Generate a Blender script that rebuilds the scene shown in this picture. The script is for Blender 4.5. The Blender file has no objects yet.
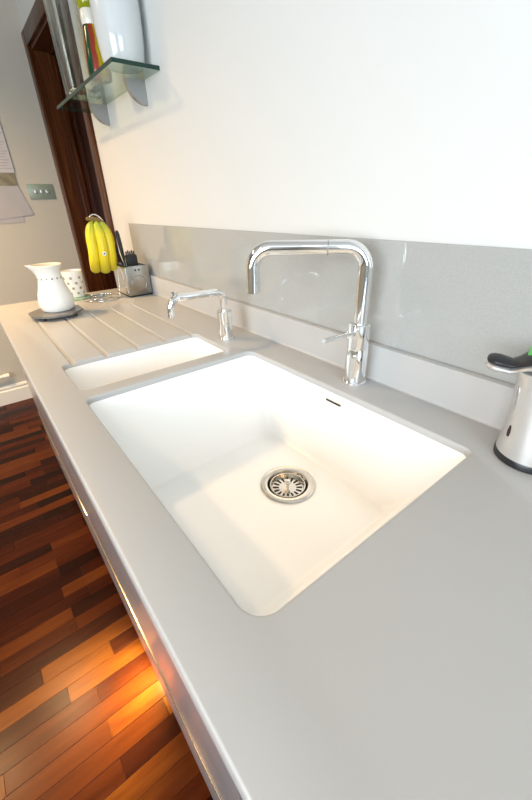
import bpy, bmesh, math, random
from mathutils import Vector, Matrix

S = bpy.context.scene
C = S.collection
PI = math.pi
W = 0.905            # worktop height above the floor; all heights below are measured from the worktop

# ------------------------------------------------------------------ camera
CAM = (0.7925, -0.6816, 0.3664 + W)
yaw, pitch, roll = 0.9162, -0.4996, -0.0283
fw = Vector((-math.sin(yaw)*math.cos(pitch), math.cos(yaw)*math.cos(pitch), math.sin(pitch)))
r0 = fw.cross(Vector((0, 0, 1))).normalized(); u0 = r0.cross(fw)
rr = math.cos(roll)*r0 + math.sin(roll)*u0
uu = -math.sin(roll)*r0 + math.cos(roll)*u0
cam = bpy.data.cameras.new('camera'); co = bpy.data.objects.new('camera', cam); C.objects.link(co)
m = Matrix((rr, uu, -fw)).transposed().to_4x4(); m.translation = CAM
co.matrix_world = m
cam.sensor_fit = 'VERTICAL'; cam.sensor_height = 36.0; cam.lens = 36.0*362.7/800
cam.clip_start = 0.02
S.camera = co

# ------------------------------------------------------------------ world, light, exposure
S.view_settings.view_transform = 'Standard'; S.view_settings.look = 'None'
S.view_settings.gamma = 1.0; S.view_settings.use_curve_mapping = False
S.view_settings.exposure = 0.30
wd = bpy.data.worlds.new('world'); S.world = wd; wd.use_nodes = True
wd.node_tree.nodes['Background'].inputs[0].default_value = (0.80, 0.90, 1.0, 1)
wd.node_tree.nodes['Background'].inputs[1].default_value = 1.0

def area(name, loc, rot, sx, sy, power, col):
    l = bpy.data.lights.new(name, 'AREA'); l.shape = 'RECTANGLE'; l.size = sx; l.size_y = sy
    l.energy = power; l.color = col
    o = bpy.data.objects.new(name, l); o.location = loc; o.rotation_euler = rot; C.objects.link(o); return o
# daylight through the two windows of the room (both behind the camera)
area('window_daylight', (1.25, -3.12, 0.62+W), (PI/2, 0, 0), 2.0, 1.3, 68, (0.88, 0.95, 1.0))
area('window_daylight', (2.92, -1.6, 0.62+W), (PI/2, 0, PI/2), 1.5, 1.2, 38, (0.70, 0.87, 1.0))
# warm ceiling downlights
LAMPS = [(-1.40, -1.10, 34), (-1.26, -1.67, 26), (0.25, -1.67, 6), (1.75, -1.67, 2)]
for (lx, ly, e) in LAMPS:
    l = bpy.data.lights.new('downlight_beam', 'SPOT'); l.energy = e*4; l.color = (1.0, 0.65, 0.31)
    l.spot_size = math.radians(150); l.spot_blend = 1.0; l.shadow_soft_size = 0.09
    o = bpy.data.objects.new('downlight_beam', l); o.location = (lx, ly, 1.47+W); C.objects.link(o)

# ------------------------------------------------------------------ materials
def mat(name, col, rough=0.5, metal=0.0, noise=None, bump=None, coat=0.0, spec=None, trans=0.0, ior=1.45):
    mt = bpy.data.materials.new(name); mt.use_nodes = True
    nt = mt.node_tree; b = nt.nodes['Principled BSDF']
    b.inputs['Base Color'].default_value = (*col, 1); b.inputs['Roughness'].default_value = rough
    b.inputs['Metallic'].default_value = metal; b.inputs['Coat Weight'].default_value = coat
    b.inputs['Coat Roughness'].default_value = 0.08
    b.inputs['Transmission Weight'].default_value = trans; b.inputs['IOR'].default_value = ior
    if spec is not None: b.inputs['Specular IOR Level'].default_value = spec
    tc = nt.nodes.new('ShaderNodeTexCoord')
    if noise:
        sc, amt, stretch = noise
        mp = nt.nodes.new('ShaderNodeMapping'); mp.inputs['Scale'].default_value = stretch
        nt.links.new(tc.outputs['Object'], mp.inputs[0])
        n = nt.nodes.new('ShaderNodeTexNoise'); n.inputs['Scale'].default_value = sc; n.inputs['Detail'].default_value = 4
        nt.links.new(mp.outputs[0], n.inputs['Vector'])
        mx = nt.nodes.new('ShaderNodeMix'); mx.data_type = 'RGBA'
        mx.inputs[6].default_value = (*[c*(1-amt) for c in col], 1)
        mx.inputs[7].default_value = (*[min(1, c*(1+amt)) for c in col], 1)
        nt.links.new(n.outputs[0], mx.inputs[0]); nt.links.new(mx.outputs[2], b.inputs['Base Color'])
    if bump:
        sc, st = bump
        n2 = nt.nodes.new('ShaderNodeTexNoise'); n2.inputs['Scale'].default_value = sc
        nt.links.new(tc.outputs['Object'], n2.inputs['Vector'])
        bp = nt.nodes.new('ShaderNodeBump'); bp.inputs['Strength'].default_value = st; bp.inputs['Distance'].default_value = 0.002
        nt.links.new(n2.outputs[0], bp.inputs['Height']); nt.links.new(bp.outputs[0], b.inputs['Normal'])
    return mt

def ramp(nt, stops):
    r = nt.nodes.new('ShaderNodeValToRGB'); e = r.color_ramp.elements
    while len(e) < len(stops): e.new(0.5)
    for k, (p, c) in enumerate(stops): e[k].position = p; e[k].color = (*c, 1)
    return r

def wood(name, stops, rough, scale=(60, 60, 3), coat=0.0, per_object=0.55):
    """wood whose tone varies from piece to piece and whose grain runs along the stretched axis"""
    mt = bpy.data.materials.new(name); mt.use_nodes = True; nt = mt.node_tree; b = nt.nodes['Principled BSDF']
    tc = nt.nodes.new('ShaderNodeTexCoord'); oi = nt.nodes.new('ShaderNodeObjectInfo')
    mp = nt.nodes.new('ShaderNodeMapping'); mp.inputs['Scale'].default_value = scale
    ml = nt.nodes.new('ShaderNodeVectorMath'); ml.operation = 'MULTIPLY_ADD'
    ml.inputs[1].default_value = (0, 0, 0)
    cb = nt.nodes.new('ShaderNodeCombineXYZ')
    m10 = nt.nodes.new('ShaderNodeMath'); m10.operation = 'MULTIPLY'; m10.inputs[1].default_value = 37.0
    nt.links.new(oi.outputs['Random'], m10.inputs[0])
    for i in range(3): nt.links.new(m10.outputs[0], cb.inputs[i])
    va = nt.nodes.new('ShaderNodeVectorMath'); va.operation = 'ADD'
    nt.links.new(tc.outputs['Object'], va.inputs[0]); nt.links.new(cb.outputs[0], va.inputs[1])
    nt.nodes.remove(ml)
    nt.links.new(va.outputs[0], mp.inputs[0])
    n = nt.nodes.new('ShaderNodeTexNoise'); n.inputs['Scale'].default_value = 1.0; n.inputs['Detail'].default_value = 5
    n.inputs['Distortion'].default_value = 0.6
    nt.links.new(mp.outputs[0], n.inputs['Vector'])
    mx = nt.nodes.new('ShaderNodeMix'); mx.data_type = 'FLOAT'; mx.inputs[0].default_value = per_object
    nt.links.new(n.outputs[0], mx.inputs[2]); nt.links.new(oi.outputs['Random'], mx.inputs[3])
    rp = ramp(nt, stops); nt.links.new(mx.outputs[0], rp.inputs[0]); nt.links.new(rp.outputs[0], b.inputs['Base Color'])
    b.inputs['Roughness'].default_value = rough; b.inputs['Coat Weight'].default_value = coat; b.inputs['Coat Roughness'].default_value = 0.2; b.inputs['Specular IOR Level'].default_value = 0.10
    bp = nt.nodes.new('ShaderNodeBump'); bp.inputs['Strength'].default_value = 0.12; bp.inputs['Distance'].default_value = 0.001
    nt.links.new(n.outputs[0], bp.inputs['Height']); nt.links.new(bp.outputs[0], b.inputs['Normal'])
    return mt

M = {}
M['wall'] = mat('wall_paint', (0.67, 0.67, 0.655), 0.6, noise=(3, 0.012, (1, 1, 1)), bump=(180, 0.05))
M['end_wall'] = mat('shaded_end_wall_paint', (0.51, 0.475, 0.405), 0.6, noise=(3, 0.02, (1, 1, 1)), bump=(180, 0.05))  # dimness of the far end is put into this darker paint colour
M['room'] = mat('room_paint', (0.34, 0.33, 0.31), 0.6)
M['ceil'] = mat('ceiling_paint', (0.62, 0.62, 0.60), 0.8)
M['skirt'] = mat('gloss_skirting_paint', (0.78, 0.75, 0.68), 0.3)
M['top'] = mat('grey_solid_surface', (0.45, 0.445, 0.437), 0.34, noise=(900, 0.03, (1, 1, 1)), bump=(40, 0.02))
M['sink'] = mat('white_solid_surface', (0.96, 0.955, 0.935), 0.22)
M['chrome'] = mat('polished_chrome', (0.86, 0.86, 0.86), 0.06, 1.0)
M['steel'] = mat('brushed_steel', (0.38, 0.355, 0.32), 0.28, 1.0, noise=(1, 0.08, (8, 8, 300)))
M['drainsteel'] = mat('stainless_steel', (0.66, 0.62, 0.56), 0.22, 1.0)
M['dark'] = mat('dark_hole', (0.012, 0.011, 0.010), 0.6)
M['black'] = mat('black_plastic', (0.014, 0.015, 0.018), 0.32)
M['rubber'] = mat('black_rubber', (0.015, 0.015, 0.015), 0.6)
M['splash'] = mat('grey_backed_glass', (0.385, 0.39, 0.38), 0.05, noise=(700, 0.25, (1, 1, 1)), spec=0.9)
M['front'] = mat('satin_metal_front', (0.46, 0.42, 0.42), 0.28, 0.6, noise=(2, 0.10, (4, 4, 20)))
M['carcass'] = mat('grey_carcass', (0.25, 0.24, 0.23), 0.6)
M['rail'] = mat('aluminium_rail', (0.40, 0.33, 0.26), 0.25, 1.0)
M['silver'] = mat('satin_silver_plastic', (0.56, 0.545, 0.53), 0.36, 0.55)
M['led'] = mat('dark_red_led', (0.03, 0.003, 0.005), 0.2)
M['lime'] = mat('green_plastic', (0.10, 0.55, 0.10), 0.3)
M['china'] = mat('white_glazed_china', (0.86, 0.84, 0.79), 0.15, coat=0.4)
M['spot'] = mat('tan_printed_dot', (0.36, 0.30, 0.22), 0.35)
M['china_inside'] = mat('warm_lit_china', (0.80, 0.70, 0.50), 0.25)  # white china inside the jug, warm light painted in as a cream tint
M['coaster'] = mat('pale_green_glass', (0.30, 0.48, 0.33), 0.2)
M['trivet'] = mat('grey_slate', (0.17, 0.16, 0.145), 0.30, noise=(30, 0.2, (1, 1, 1)))
M['sticker'] = mat('white_sticker', (0.85, 0.85, 0.80), 0.4)
M['stickerdot'] = mat('sticker_print', (0.03, 0.05, 0.10), 0.4)
M['bananastem'] = mat('banana_stem', (0.20, 0.12, 0.035), 0.6)
M['glass'] = mat('clear_glass', (0.93, 0.98, 0.95), 0.01, trans=1.0, ior=1.5)
def thin_glass(name, tint):
    mt = bpy.data.materials.new(name); mt.use_nodes = True; nt = mt.node_tree; nt.nodes.remove(nt.nodes['Principled BSDF'])
    tr_ = nt.nodes.new('ShaderNodeBsdfTransparent'); tr_.inputs[0].default_value = (*tint, 1)
    gl = nt.nodes.new('ShaderNodeBsdfGlossy'); gl.inputs['Roughness'].default_value = 0.02
    lw = nt.nodes.new('ShaderNodeLayerWeight'); pw_ = nt.nodes.new('ShaderNodeMath'); pw_.operation = 'POWER'; pw_.inputs[1].default_value = 4.0
    nt.links.new(lw.outputs['Facing'], pw_.inputs[0])
    fr = nt.nodes.new('ShaderNodeMath'); fr.operation = 'MULTIPLY_ADD'; fr.inputs[1].default_value = 0.7; fr.inputs[2].default_value = 0.05
    nt.links.new(pw_.outputs[0], fr.inputs[0])
    mx = nt.nodes.new('ShaderNodeMixShader'); nt.links.new(fr.outputs[0], mx.inputs[0])
    nt.links.new(tr_.outputs[0], mx.inputs[1]); nt.links.new(gl.outputs[0], mx.inputs[2])
    nt.links.new(mx.outputs[0], nt.nodes['Material Output'].inputs[0]); return mt
M['shelfglass'] = thin_glass('shelf_glass', (0.86, 0.95, 0.90))
M['glassedge'] = mat('glass_edge', (0.008, 0.035, 0.025), 0.10)
M['bracket'] = mat('satin_grey_metal', (0.36, 0.36, 0.36), 0.38, 0.6)
M['vase'] = mat('milky_white_glass', (0.60, 0.63, 0.64), 0.10, coat=0.5)
M['limeglass'] = mat('lime_glass', (0.25, 0.29, 0.008), 0.10, coat=0.2)
M['whiteglass'] = mat('white_glass', (0.75, 0.74, 0.66), 0.1, coat=0.6)
M['paper'] = mat('white_paper', (0.52, 0.495, 0.50), 0.8, noise=(4, 0.06, (1, 1, 1)))
M['paper2'] = mat('grey_paper', (0.42, 0.40, 0.41), 0.8, noise=(6, 0.08, (1, 1, 1)))
M['ink'] = mat('grey_ink', (0.38, 0.36, 0.38), 0.8)
M['photo'] = mat('brown_photo_print', (0.22, 0.19, 0.12), 0.4, noise=(25, 0.7, (1, 1, 1)))
M['switch'] = mat('sage_metal_plate', (0.27, 0.33, 0.27), 0.35, 0.2)
M['rocker'] = mat('switch_rocker', (0.62, 0.66, 0.62), 0.25, 0.5)
M['pipe'] = mat('white_gloss_paint', (0.85, 0.82, 0.75), 0.3)
M['frame'] = wood('mahogany_frame', [(0.25, (0.022, 0.006, 0.002)), (0.5, (0.062, 0.017, 0.005)), (0.75, (0.130, 0.043, 0.012))], 0.32, (70, 70, 3), 0.3, 0.1)
M['door'] = wood('dark_door_wood', [(0.25, (0.008, 0.002, 0.001)), (0.5, (0.022, 0.005, 0.002)), (0.75, (0.045, 0.011, 0.004))], 0.4, (70, 70, 3), 0.2, 0.1)
M['plank'] = wood('red_brown_plank', [(0.12, (0.005, 0.0012, 0.0007)), (0.38, (0.024, 0.0036, 0.0010)), (0.62, (0.056, 0.0105, 0.0020)), (0.88, (0.112, 0.030, 0.0050))], 0.24, (45, 5, 45), 0.0, 0.62)
M['lampglow'] = bpy.data.materials.new('lamp_glow'); M['lampglow'].use_nodes = True
_b = M['lampglow'].node_tree.nodes['Principled BSDF']; _b.inputs['Emission Color'].default_value = (1, 0.8, 0.5, 1); _b.inputs['Emission Strength'].default_value = 12

def floor_material():
    mt = bpy.data.materials.new('parquet_far'); mt.use_nodes = True; nt = mt.node_tree; b = nt.nodes['Principled BSDF']
    tc = nt.nodes.new('ShaderNodeTexCoord'); mp = nt.nodes.new('ShaderNodeMapping'); mp.inputs['Rotation'].default_value = (0, 0, PI/2)
    nt.links.new(tc.outputs['Object'], mp.inputs[0])
    br = nt.nodes.new('ShaderNodeTexBrick'); br.inputs['Scale'].default_value = 1.0
    br.inputs['Brick Width'].default_value = 0.42; br.inputs['Row Height'].default_value = 0.052; br.inputs['Mortar Size'].default_value = 0.0006
    br.inputs['Color1'].default_value = (0.025, 0.006, 0.003, 1); br.inputs['Color2'].default_value = (0.085, 0.022, 0.007, 1)
    br.inputs['Mortar'].default_value = (0.01, 0.004, 0.002, 1)
    nt.links.new(mp.outputs[0], br.inputs[0]); nt.links.new(br.outputs[0], b.inputs['Base Color'])
    b.inputs['Roughness'].default_value = 0.3; b.inputs['Coat Weight'].default_value = 0.5
    return mt
M['floor'] = floor_material()

def banana_material():
    mt = bpy.data.materials.new('banana_skin'); mt.use_nodes = True; nt = mt.node_tree; b = nt.nodes['Principled BSDF']
    tc = nt.nodes.new('ShaderNodeTexCoord'); sp = nt.nodes.new('ShaderNodeSeparateXYZ')
    nt.links.new(tc.outputs['Object'], sp.inputs[0])
    mr = nt.nodes.new('ShaderNodeMapRange'); mr.inputs[1].default_value = -0.215; mr.inputs[2].default_value = 0.0
    nt.links.new(sp.outputs[2], mr.inputs[0])
    rp = ramp(nt, [(0.0, (0.25, 0.22, 0.03)), (0.06, (0.50, 0.40, 0.02)), (0.3, (0.80, 0.62, 0.012)), (0.74, (0.74, 0.60, 0.015)), (0.93, (0.36, 0.42, 0.03))])
    nt.links.new(mr.outputs[0], rp.inputs[0]); nt.links.new(rp.outputs[0], b.inputs['Base Color'])
    b.inputs['Roughness'].default_value = 0.45; return mt
M['banana'] = banana_material()

def stripes_material():
    """swirled coloured glass: dark green, red, yellow and orange bands round the axis"""
    mt = bpy.data.materials.new('striped_glass'); mt.use_nodes = True; nt = mt.node_tree; b = nt.nodes['Principled BSDF']
    tc = nt.nodes.new('ShaderNodeTexCoord'); gr = nt.nodes.new('ShaderNodeTexGradient'); gr.gradient_type = 'RADIAL'
    ns = nt.nodes.new('ShaderNodeTexNoise'); ns.inputs['Scale'].default_value = 14
    nt.links.new(tc.outputs['Object'], ns.inputs['Vector']); nt.links.new(tc.outputs['Object'], gr.inputs[0])
    m1 = nt.nodes.new('ShaderNodeMath'); m1.operation = 'MULTIPLY_ADD'; m1.inputs[1].default_value = 3.0
    nt.links.new(gr.outputs['Fac'], m1.inputs[0])
    m0 = nt.nodes.new('ShaderNodeMath'); m0.operation = 'MULTIPLY'; m0.inputs[1].default_value = 0.35
    nt.links.new(ns.outputs[0], m0.inputs[0]); nt.links.new(m0.outputs[0], m1.inputs[2])
    fr = nt.nodes.new('ShaderNodeMath'); fr.operation = 'FRACT'; nt.links.new(m1.outputs[0], fr.inputs[0])
    rp = ramp(nt, [(0.0, (0.004, 0.035, 0.018)), (0.26, (0.006, 0.06, 0.03)), (0.36, (0.26, 0.02, 0.008)), (0.52, (0.30, 0.035, 0.01)), (0.60, (0.42, 0.33, 0.01)), (0.76, (0.45, 0.33, 0.01)), (0.86, (0.42, 0.09, 0.01)), (1.0, (0.004, 0.035, 0.018))])
    nt.links.new(fr.outputs[0], rp.inputs[0]); nt.links.new(rp.outputs[0], b.inputs['Base Color'])
    b.inputs['Roughness'].default_value = 0.12; b.inputs['Specular IOR Level'].default_value = 0.35; return mt
M['stripes'] = stripes_material()

# ------------------------------------------------------------------ mesh helpers (heights relative to the worktop)
def obj(name, bm, m, parent=None, loc=(0, 0, 0), smooth=35):
    me = bpy.data.meshes.new(name)
    bmesh.ops.recalc_face_normals(bm, faces=bm.faces)
    bm.to_mesh(me); bm.free()
    if smooth:
        for p in me.polygons: p.use_smooth = True
        me.set_sharp_from_angle(angle=math.radians(smooth))
    me.materials.append(M[m])
    o = bpy.data.objects.new(name, me); o.location = loc; C.objects.link(o)
    if parent: o.parent = parent
    return o
def tag(o, label, cat, group=None):
    o['label'] = label; o['category'] = cat
    if group: o['group'] = group
    return o
def thing(name, label, cat, loc=(0, 0, 0), rz=0, group=None):
    o = bpy.data.objects.new(name, None); o.empty_display_size = 0.05; C.objects.link(o)
    o.location = loc; o.rotation_euler = (0, 0, rz); return tag(o, label, cat, group)
def struct(o): o['kind'] = 'structure'; return o

def box(bm, x0, x1, y0, y1, z0, z1, bev=0.0, seg=2):
    vs = [bm.verts.new((x, y, z)) for z in (z0, z1) for x, y in ((x0, y0), (x1, y0), (x1, y1), (x0, y1))]
    f = [(0, 3, 2, 1), (4, 5, 6, 7), (0, 1, 5, 4), (1, 2, 6, 5), (2, 3, 7, 6), (3, 0, 4, 7)]
    fs = [bm.faces.new([vs[i] for i in q]) for q in f]
    if bev:
        es = list({e for q in fs for e in q.edges})
        bmesh.ops.bevel(bm, geom=es, offset=bev, segments=seg, profile=0.5, affect='EDGES')
    return bm
def B(*a, **k): return box(bmesh.new(), *a, **k)

def loops_to_mesh(bm, loops, cap0=False, cap1=False, closed=True):
    vl = [[bm.verts.new(p) for p in lp] for lp in loops]
    n = len(vl[0])
    for a, b in zip(vl[:-1], vl[1:]):
        for i in range(n if closed else n-1):
            j = (i+1) % n
            bm.faces.new((a[i], a[j], b[j], b[i]))
    if cap0: bm.faces.new(vl[0][::-1])
    if cap1: bm.faces.new(vl[-1])
    return bm
def lathe(prof, n=48, bm=None, center=(0, 0), cap0=True, cap1=True):
    bm = bm or bmesh.new()
    lps = [[(center[0]+r*math.cos(2*PI*i/n), center[1]+r*math.sin(2*PI*i/n), z) for i in range(n)] for r, z in prof]
    return loops_to_mesh(bm, lps, cap0, cap1)
def tube(pts, r, n=16, bm=None, cap=True, radii=None):
    bm = bm or bmesh.new(); pts = [Vector(p) for p in pts]
    t = (pts[1]-pts[0]).normalized(); ref = Vector((0, 0, 1)) if abs(t.z) < 0.9 else Vector((1, 0, 0))
    nrm = (ref - t*ref.dot(t)).normalized(); lps = []
    for i, p in enumerate(pts):
        if i == 0: tt = pts[1]-pts[0]
        elif i == len(pts)-1: tt = pts[-1]-pts[-2]
        else: tt = (pts[i+1]-p).normalized() + (p-pts[i-1]).normalized()
        tt = tt.normalized(); nrm = (nrm - tt*nrm.dot(tt)).normalized(); bn = tt.cross(nrm)
        rad = radii[i] if radii else r
        lps.append([p + rad*(math.cos(2*PI*k/n)*nrm + math.sin(2*PI*k/n)*bn) for k in range(n)])
    return loops_to_mesh(bm, lps, cap, cap)
def fillet(pts, r, k=8):
    pts = [Vector(p) for p in pts]; out = [pts[0]]
    for a, b, c in zip(pts[:-2], pts[1:-1], pts[2:]):
        d1 = (a-b).normalized(); d2 = (c-b).normalized(); ang = d1.angle(d2)
        t = r/math.tan(ang/2); ctr = b + (d1+d2).normalized()*(r/math.sin(ang/2))
        p1 = b+d1*t; p2 = b+d2*t; v1 = p1-ctr; v2 = p2-ctr; al = v1.angle(v2)
        for i in range(k+1):
            s = i/k; out.append(ctr + (math.sin((1-s)*al)*v1 + math.sin(s*al)*v2)/math.sin(al))
    out.append(pts[-1]); return out
def rrect(x0, x1, y0, y1, r, k=8, s=10):
    """rounded rectangle, counter-clockwise, straight runs divided so that loops of any size match"""
    ra, rb, rc, rd = r if isinstance(r, tuple) else (r,)*4
    cs = [((x1-ra, y0+ra), -PI/2, ra), ((x1-rb, y1-rb), 0, rb), ((x0+rc, y1-rc), PI/2, rc), ((x0+rd, y0+rd), PI, rd)]
    arcs = [[(c[0]+q*math.cos(a+PI/2*i/k), c[1]+q*math.sin(a+PI/2*i/k)) for i in range(k+1)] for c, a, q in cs]
    out = []
    for i in range(4):
        out += arcs[i]; p = arcs[i][-1]; q = arcs[(i+1) % 4][0]
        out += [(p[0]+(q[0]-p[0])*j/s, p[1]+(q[1]-p[1])*j/s) for j in range(1, s)]
    return out
def prism(poly, axis, a0, a1, bm=None):
    """poly of 2D points extruded along axis 'x','y' or 'z' from a0 to a1"""
    bm = bm or bmesh.new()
    def P(p, a): return {'x': (a, p[0], p[1]), 'y': (p[0], a, p[1]), 'z': (p[0], p[1], a)}[axis]
    return loops_to_mesh(bm, [[P(p, a0) for p in poly], [P(p, a1) for p in poly]], True, True)
def disc_decal(bm, pos, nrm, r, th=0.0004, n=12):
    nrm = Vector(nrm).normalized(); ref = Vector((0, 0, 1)) if abs(nrm.z) < 0.9 else Vector((1, 0, 0))
    a = ref.cross(nrm).normalized(); b = nrm.cross(a); p = Vector(pos)
    lps = [[p - nrm*th + r*(math.cos(2*PI*k/n)*a + math.sin(2*PI*k/n)*b) for k in range(n)],
           [p + nrm*th + r*(math.cos(2*PI*k/n)*a + math.sin(2*PI*k/n)*b) for k in range(n)]]
    return loops_to_mesh(bm, lps, True, True)

# ------------------------------------------------------------------ the room
XE, XR, YF, ZF, ZC = -2.278, 2.95, -3.15, -W, 1.50
OX0, OX1, OZ = -2.208, -1.440, 1.180        # doorway in the back wall (clear of its architrave)
fl = struct(obj('floor', B(XE-0.2, XR+0.2, YF-0.2, 0.4, ZF-0.12, ZF-0.003), 'floor'))
# single planks where the photograph shows them
random.seed(11)
pw, gap, plank_mesh = 0.0523, 0.0007, {}
x = XE + 0.0
row = 0
while x < 0.95:
    y = -0.50 - random.choice((0.0, 0.06, 0.14, 0.22, 0.30))*0.9
    first = -0.50
    if first - y > 0.03: segs = [(y, first)]
    else: segs = []; y = first
    while y > -1.50:
        L = random.choice((0.28, 0.34, 0.40, 0.46)); segs.append((y-L, y)); y -= L
    for (a, b) in segs:
        L = round(b-a, 3)
        if L not in plank_mesh:
            o = obj('plank', B(0, pw-gap, 0, L-gap, -0.008, 0, bev=0.0006, seg=1), 'plank', fl, smooth=0)
            plank_mesh[L] = o.data
        else:
            o = bpy.data.objects.new('plank', plank_mesh[L]); C.objects.link(o); o.parent = fl
        o.location = (x, a, ZF)
    x += pw; row += 1

def wall_with_hole(name, m, x0, x1, z0, z1, holes, y0, y1):
    """wall slab in the x-z plane with rectangular holes (kept as one mesh of blocks sharing planes)"""
    bm = bmesh.new(); xs = sorted({x0, x1, *[h[0] for h in holes], *[h[1] for h in holes]})
    for a, b in zip(xs[:-1], xs[1:]):
        zs = [z0]; cut = sorted([(h[2], h[3]) for h in holes if h[0] <= a and h[1] >= b])
        spans = []; cur = z0
        for c, d in cut:
            if c > cur: spans.append((cur, c))
            cur = d
        if cur < z1: spans.append((cur, z1))
        for c, d in spans: box(bm, a, b, y0, y1, c, d)
    bmesh.ops.remove_doubles(bm, verts=bm.verts, dist=1e-5)
    return obj(name, bm, m, smooth=0)
wb = struct(wall_with_hole('wall_back', 'wall', XE, XR, ZF, ZC, [(OX0, OX1, ZF, OZ)], 0.0, 0.22))
struct(obj('wall_left', B(XE-0.12, XE, YF, 0.22, ZF, ZC), 'end_wall', smooth=0))
struct(obj('ceiling', B(XE-0.12, XR+0.12, YF-0.12, 0.22, ZC, ZC+0.1), 'ceil', smooth=0))
struct(wall_with_hole('wall_front', 'room', XE, XR, ZF, ZC, [(0.20, 2.30, -0.06, 1.30)], YF-0.12, YF))
wr = struct(obj('wall_right', bmesh.new(), 'room', smooth=0))
bm = bmesh.new(); xr = XR
box(bm, xr, xr+0.12, YF, -2.38, ZF, ZC); box(bm, xr, xr+0.12, -0.82, 0.22, ZF, ZC)
box(bm, xr, xr+0.12, -2.38, -0.82, ZF, 0.0); box(bm, xr, xr+0.12, -2.38, -0.82, 1.24, ZC); bm.to_mesh(wr.data); bm.free()
def win_frame(name, pieces):
    bm = bmesh.new()
    for p in pieces: box(bm, *p)
    return struct(obj(name, bm, 'pipe', smooth=0))
yv = YF-0.02
win_frame('window_1', [(0.20, 0.25, yv-0.05, yv, -0.06, 1.30), (2.25, 2.30, yv-0.05, yv, -0.06, 1.30), (1.22, 1.28, yv-0.05, yv, -0.06, 1.30), (0.25, 2.25, yv-0.05, yv, 1.25, 1.30), (0.25, 2.25, yv-0.05, yv, -0.06, -0.01)])
xv = XR+0.02
win_frame('window_2', [(xv, xv+0.05, -2.38, -2.33, 0.0, 1.24), (xv, xv+0.05, -0.87, -0.82, 0.0, 1.24), (xv, xv+0.05, -1.63, -1.57, 0.0, 1.24), (xv, xv+0.05, -2.33, -0.87, 1.19, 1.24), (xv, xv+0.05, -2.33, -0.87, 0.0, 0.05)])

# skirting on the end wall: flat board with a stepped, rounded top
prof = [(XE, ZF), (XE+0.020, ZF), (XE+0.020, ZF+0.098), (XE+0.017, ZF+0.103), (XE+0.012, ZF+0.106), (XE+0.012, ZF+0.112), (XE+0.016, ZF+0.117), (XE+0.016, ZF+0.126), (XE+0.010, ZF+0.134), (XE, ZF+0.138)]
struct(obj('baseboard_left', prism(prof, 'y', YF, -0.0005), 'skirt', smooth=30))
struct(obj('baseboard_back', prism([(0, ZF), (-0.018, ZF), (-0.018, ZF+0.11), (-0.008, ZF+0.135), (0, ZF+0.138)], 'x', -1.37, -1.19), 'skirt', smooth=30))

# doorway: lining, architrave and closed door
aw = 0.068
def architrave(bm, x0, x1, z0, z1):
    box(bm, x0, x1, -0.016, 0.0, z0, z1, bev=0.004)
    return bm
tr = struct(obj('trim_1', architrave(bmesh.new(), XE+0.001, OX0+0.004, ZF, OZ+aw), 'frame'))
tr['label'] = 'brown wooden architrave in the room corner'
struct(obj('trim_2', architrave(bmesh.new(), OX1-0.004, OX1+aw, ZF, OZ+aw), 'frame'))
struct(obj('trim_3', architrave(bmesh.new(), OX0+0.004, OX1-0.004, OZ-0.004, OZ+aw), 'frame'))
lining = bmesh.new()
box(lining, OX0, OX0+0.022, 0.0, 0.20, ZF, OZ); box(lining, OX1-0.022, OX1, 0.0, 0.20, ZF, OZ); box(lining, OX0+0.022, OX1-0.022, 0.0, 0.20, OZ-0.022, OZ)
struct(obj('trim_4', lining, 'frame', smooth=0))
stop = bmesh.new()
box(stop, OX0+0.022, OX0+0.036, 0.085, 0.120, ZF, OZ-0.022, bev=0.002); box(stop, OX1-0.036, OX1-0.022, 0.085, 0.120, ZF, OZ-0.022, bev=0.002)
box(stop, OX0+0.036, OX1-0.036, 0.085, 0.120, OZ-0.036, OZ-0.022, bev=0.002)
struct(obj('trim_5', stop, 'frame'))
d = bpy.data.objects.new('door_1', None); C.objects.link(d); d['kind'] = 'structure'; d.location = (0, 0, 0)
dx0, dx1, dz0, dz1 = OX0+0.026, OX1-0.026, ZF+0.006, OZ-0.026
dy0, dy1 = 0.121, 0.161
sw = 0.11
obj('stile', B(dx0, dx0+sw, dy0, dy1, dz0, dz1, bev=0.002), 'door', d); obj('stile', B(dx1-sw, dx1, dy0, dy1, dz0, dz1, bev=0.002), 'door', d)
for (a, b) in ((dz0, dz0+0.22), (dz0+0.85, dz0+1.03), (dz1-0.11, dz1)):
    obj('rail', B(dx0+sw, dx1-sw, dy0, dy1, a, b, bev=0.002), 'door', d)
for (a, b) in ((dz0+0.22, dz0+0.85), (dz0+1.03, dz1-0.11)):
    obj('panel', B(dx0+sw, dx1-sw, dy0+0.014, dy1-0.014, a, b), 'door', d)
h = obj('door_handle', tube(fillet([(dx1-0.05, dy0, 0.10), (dx1-0.05, dy0-0.045, 0.10), (dx1-0.16, dy0-0.045, 0.10)], 0.012), 0.009), 'chrome', d)

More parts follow.
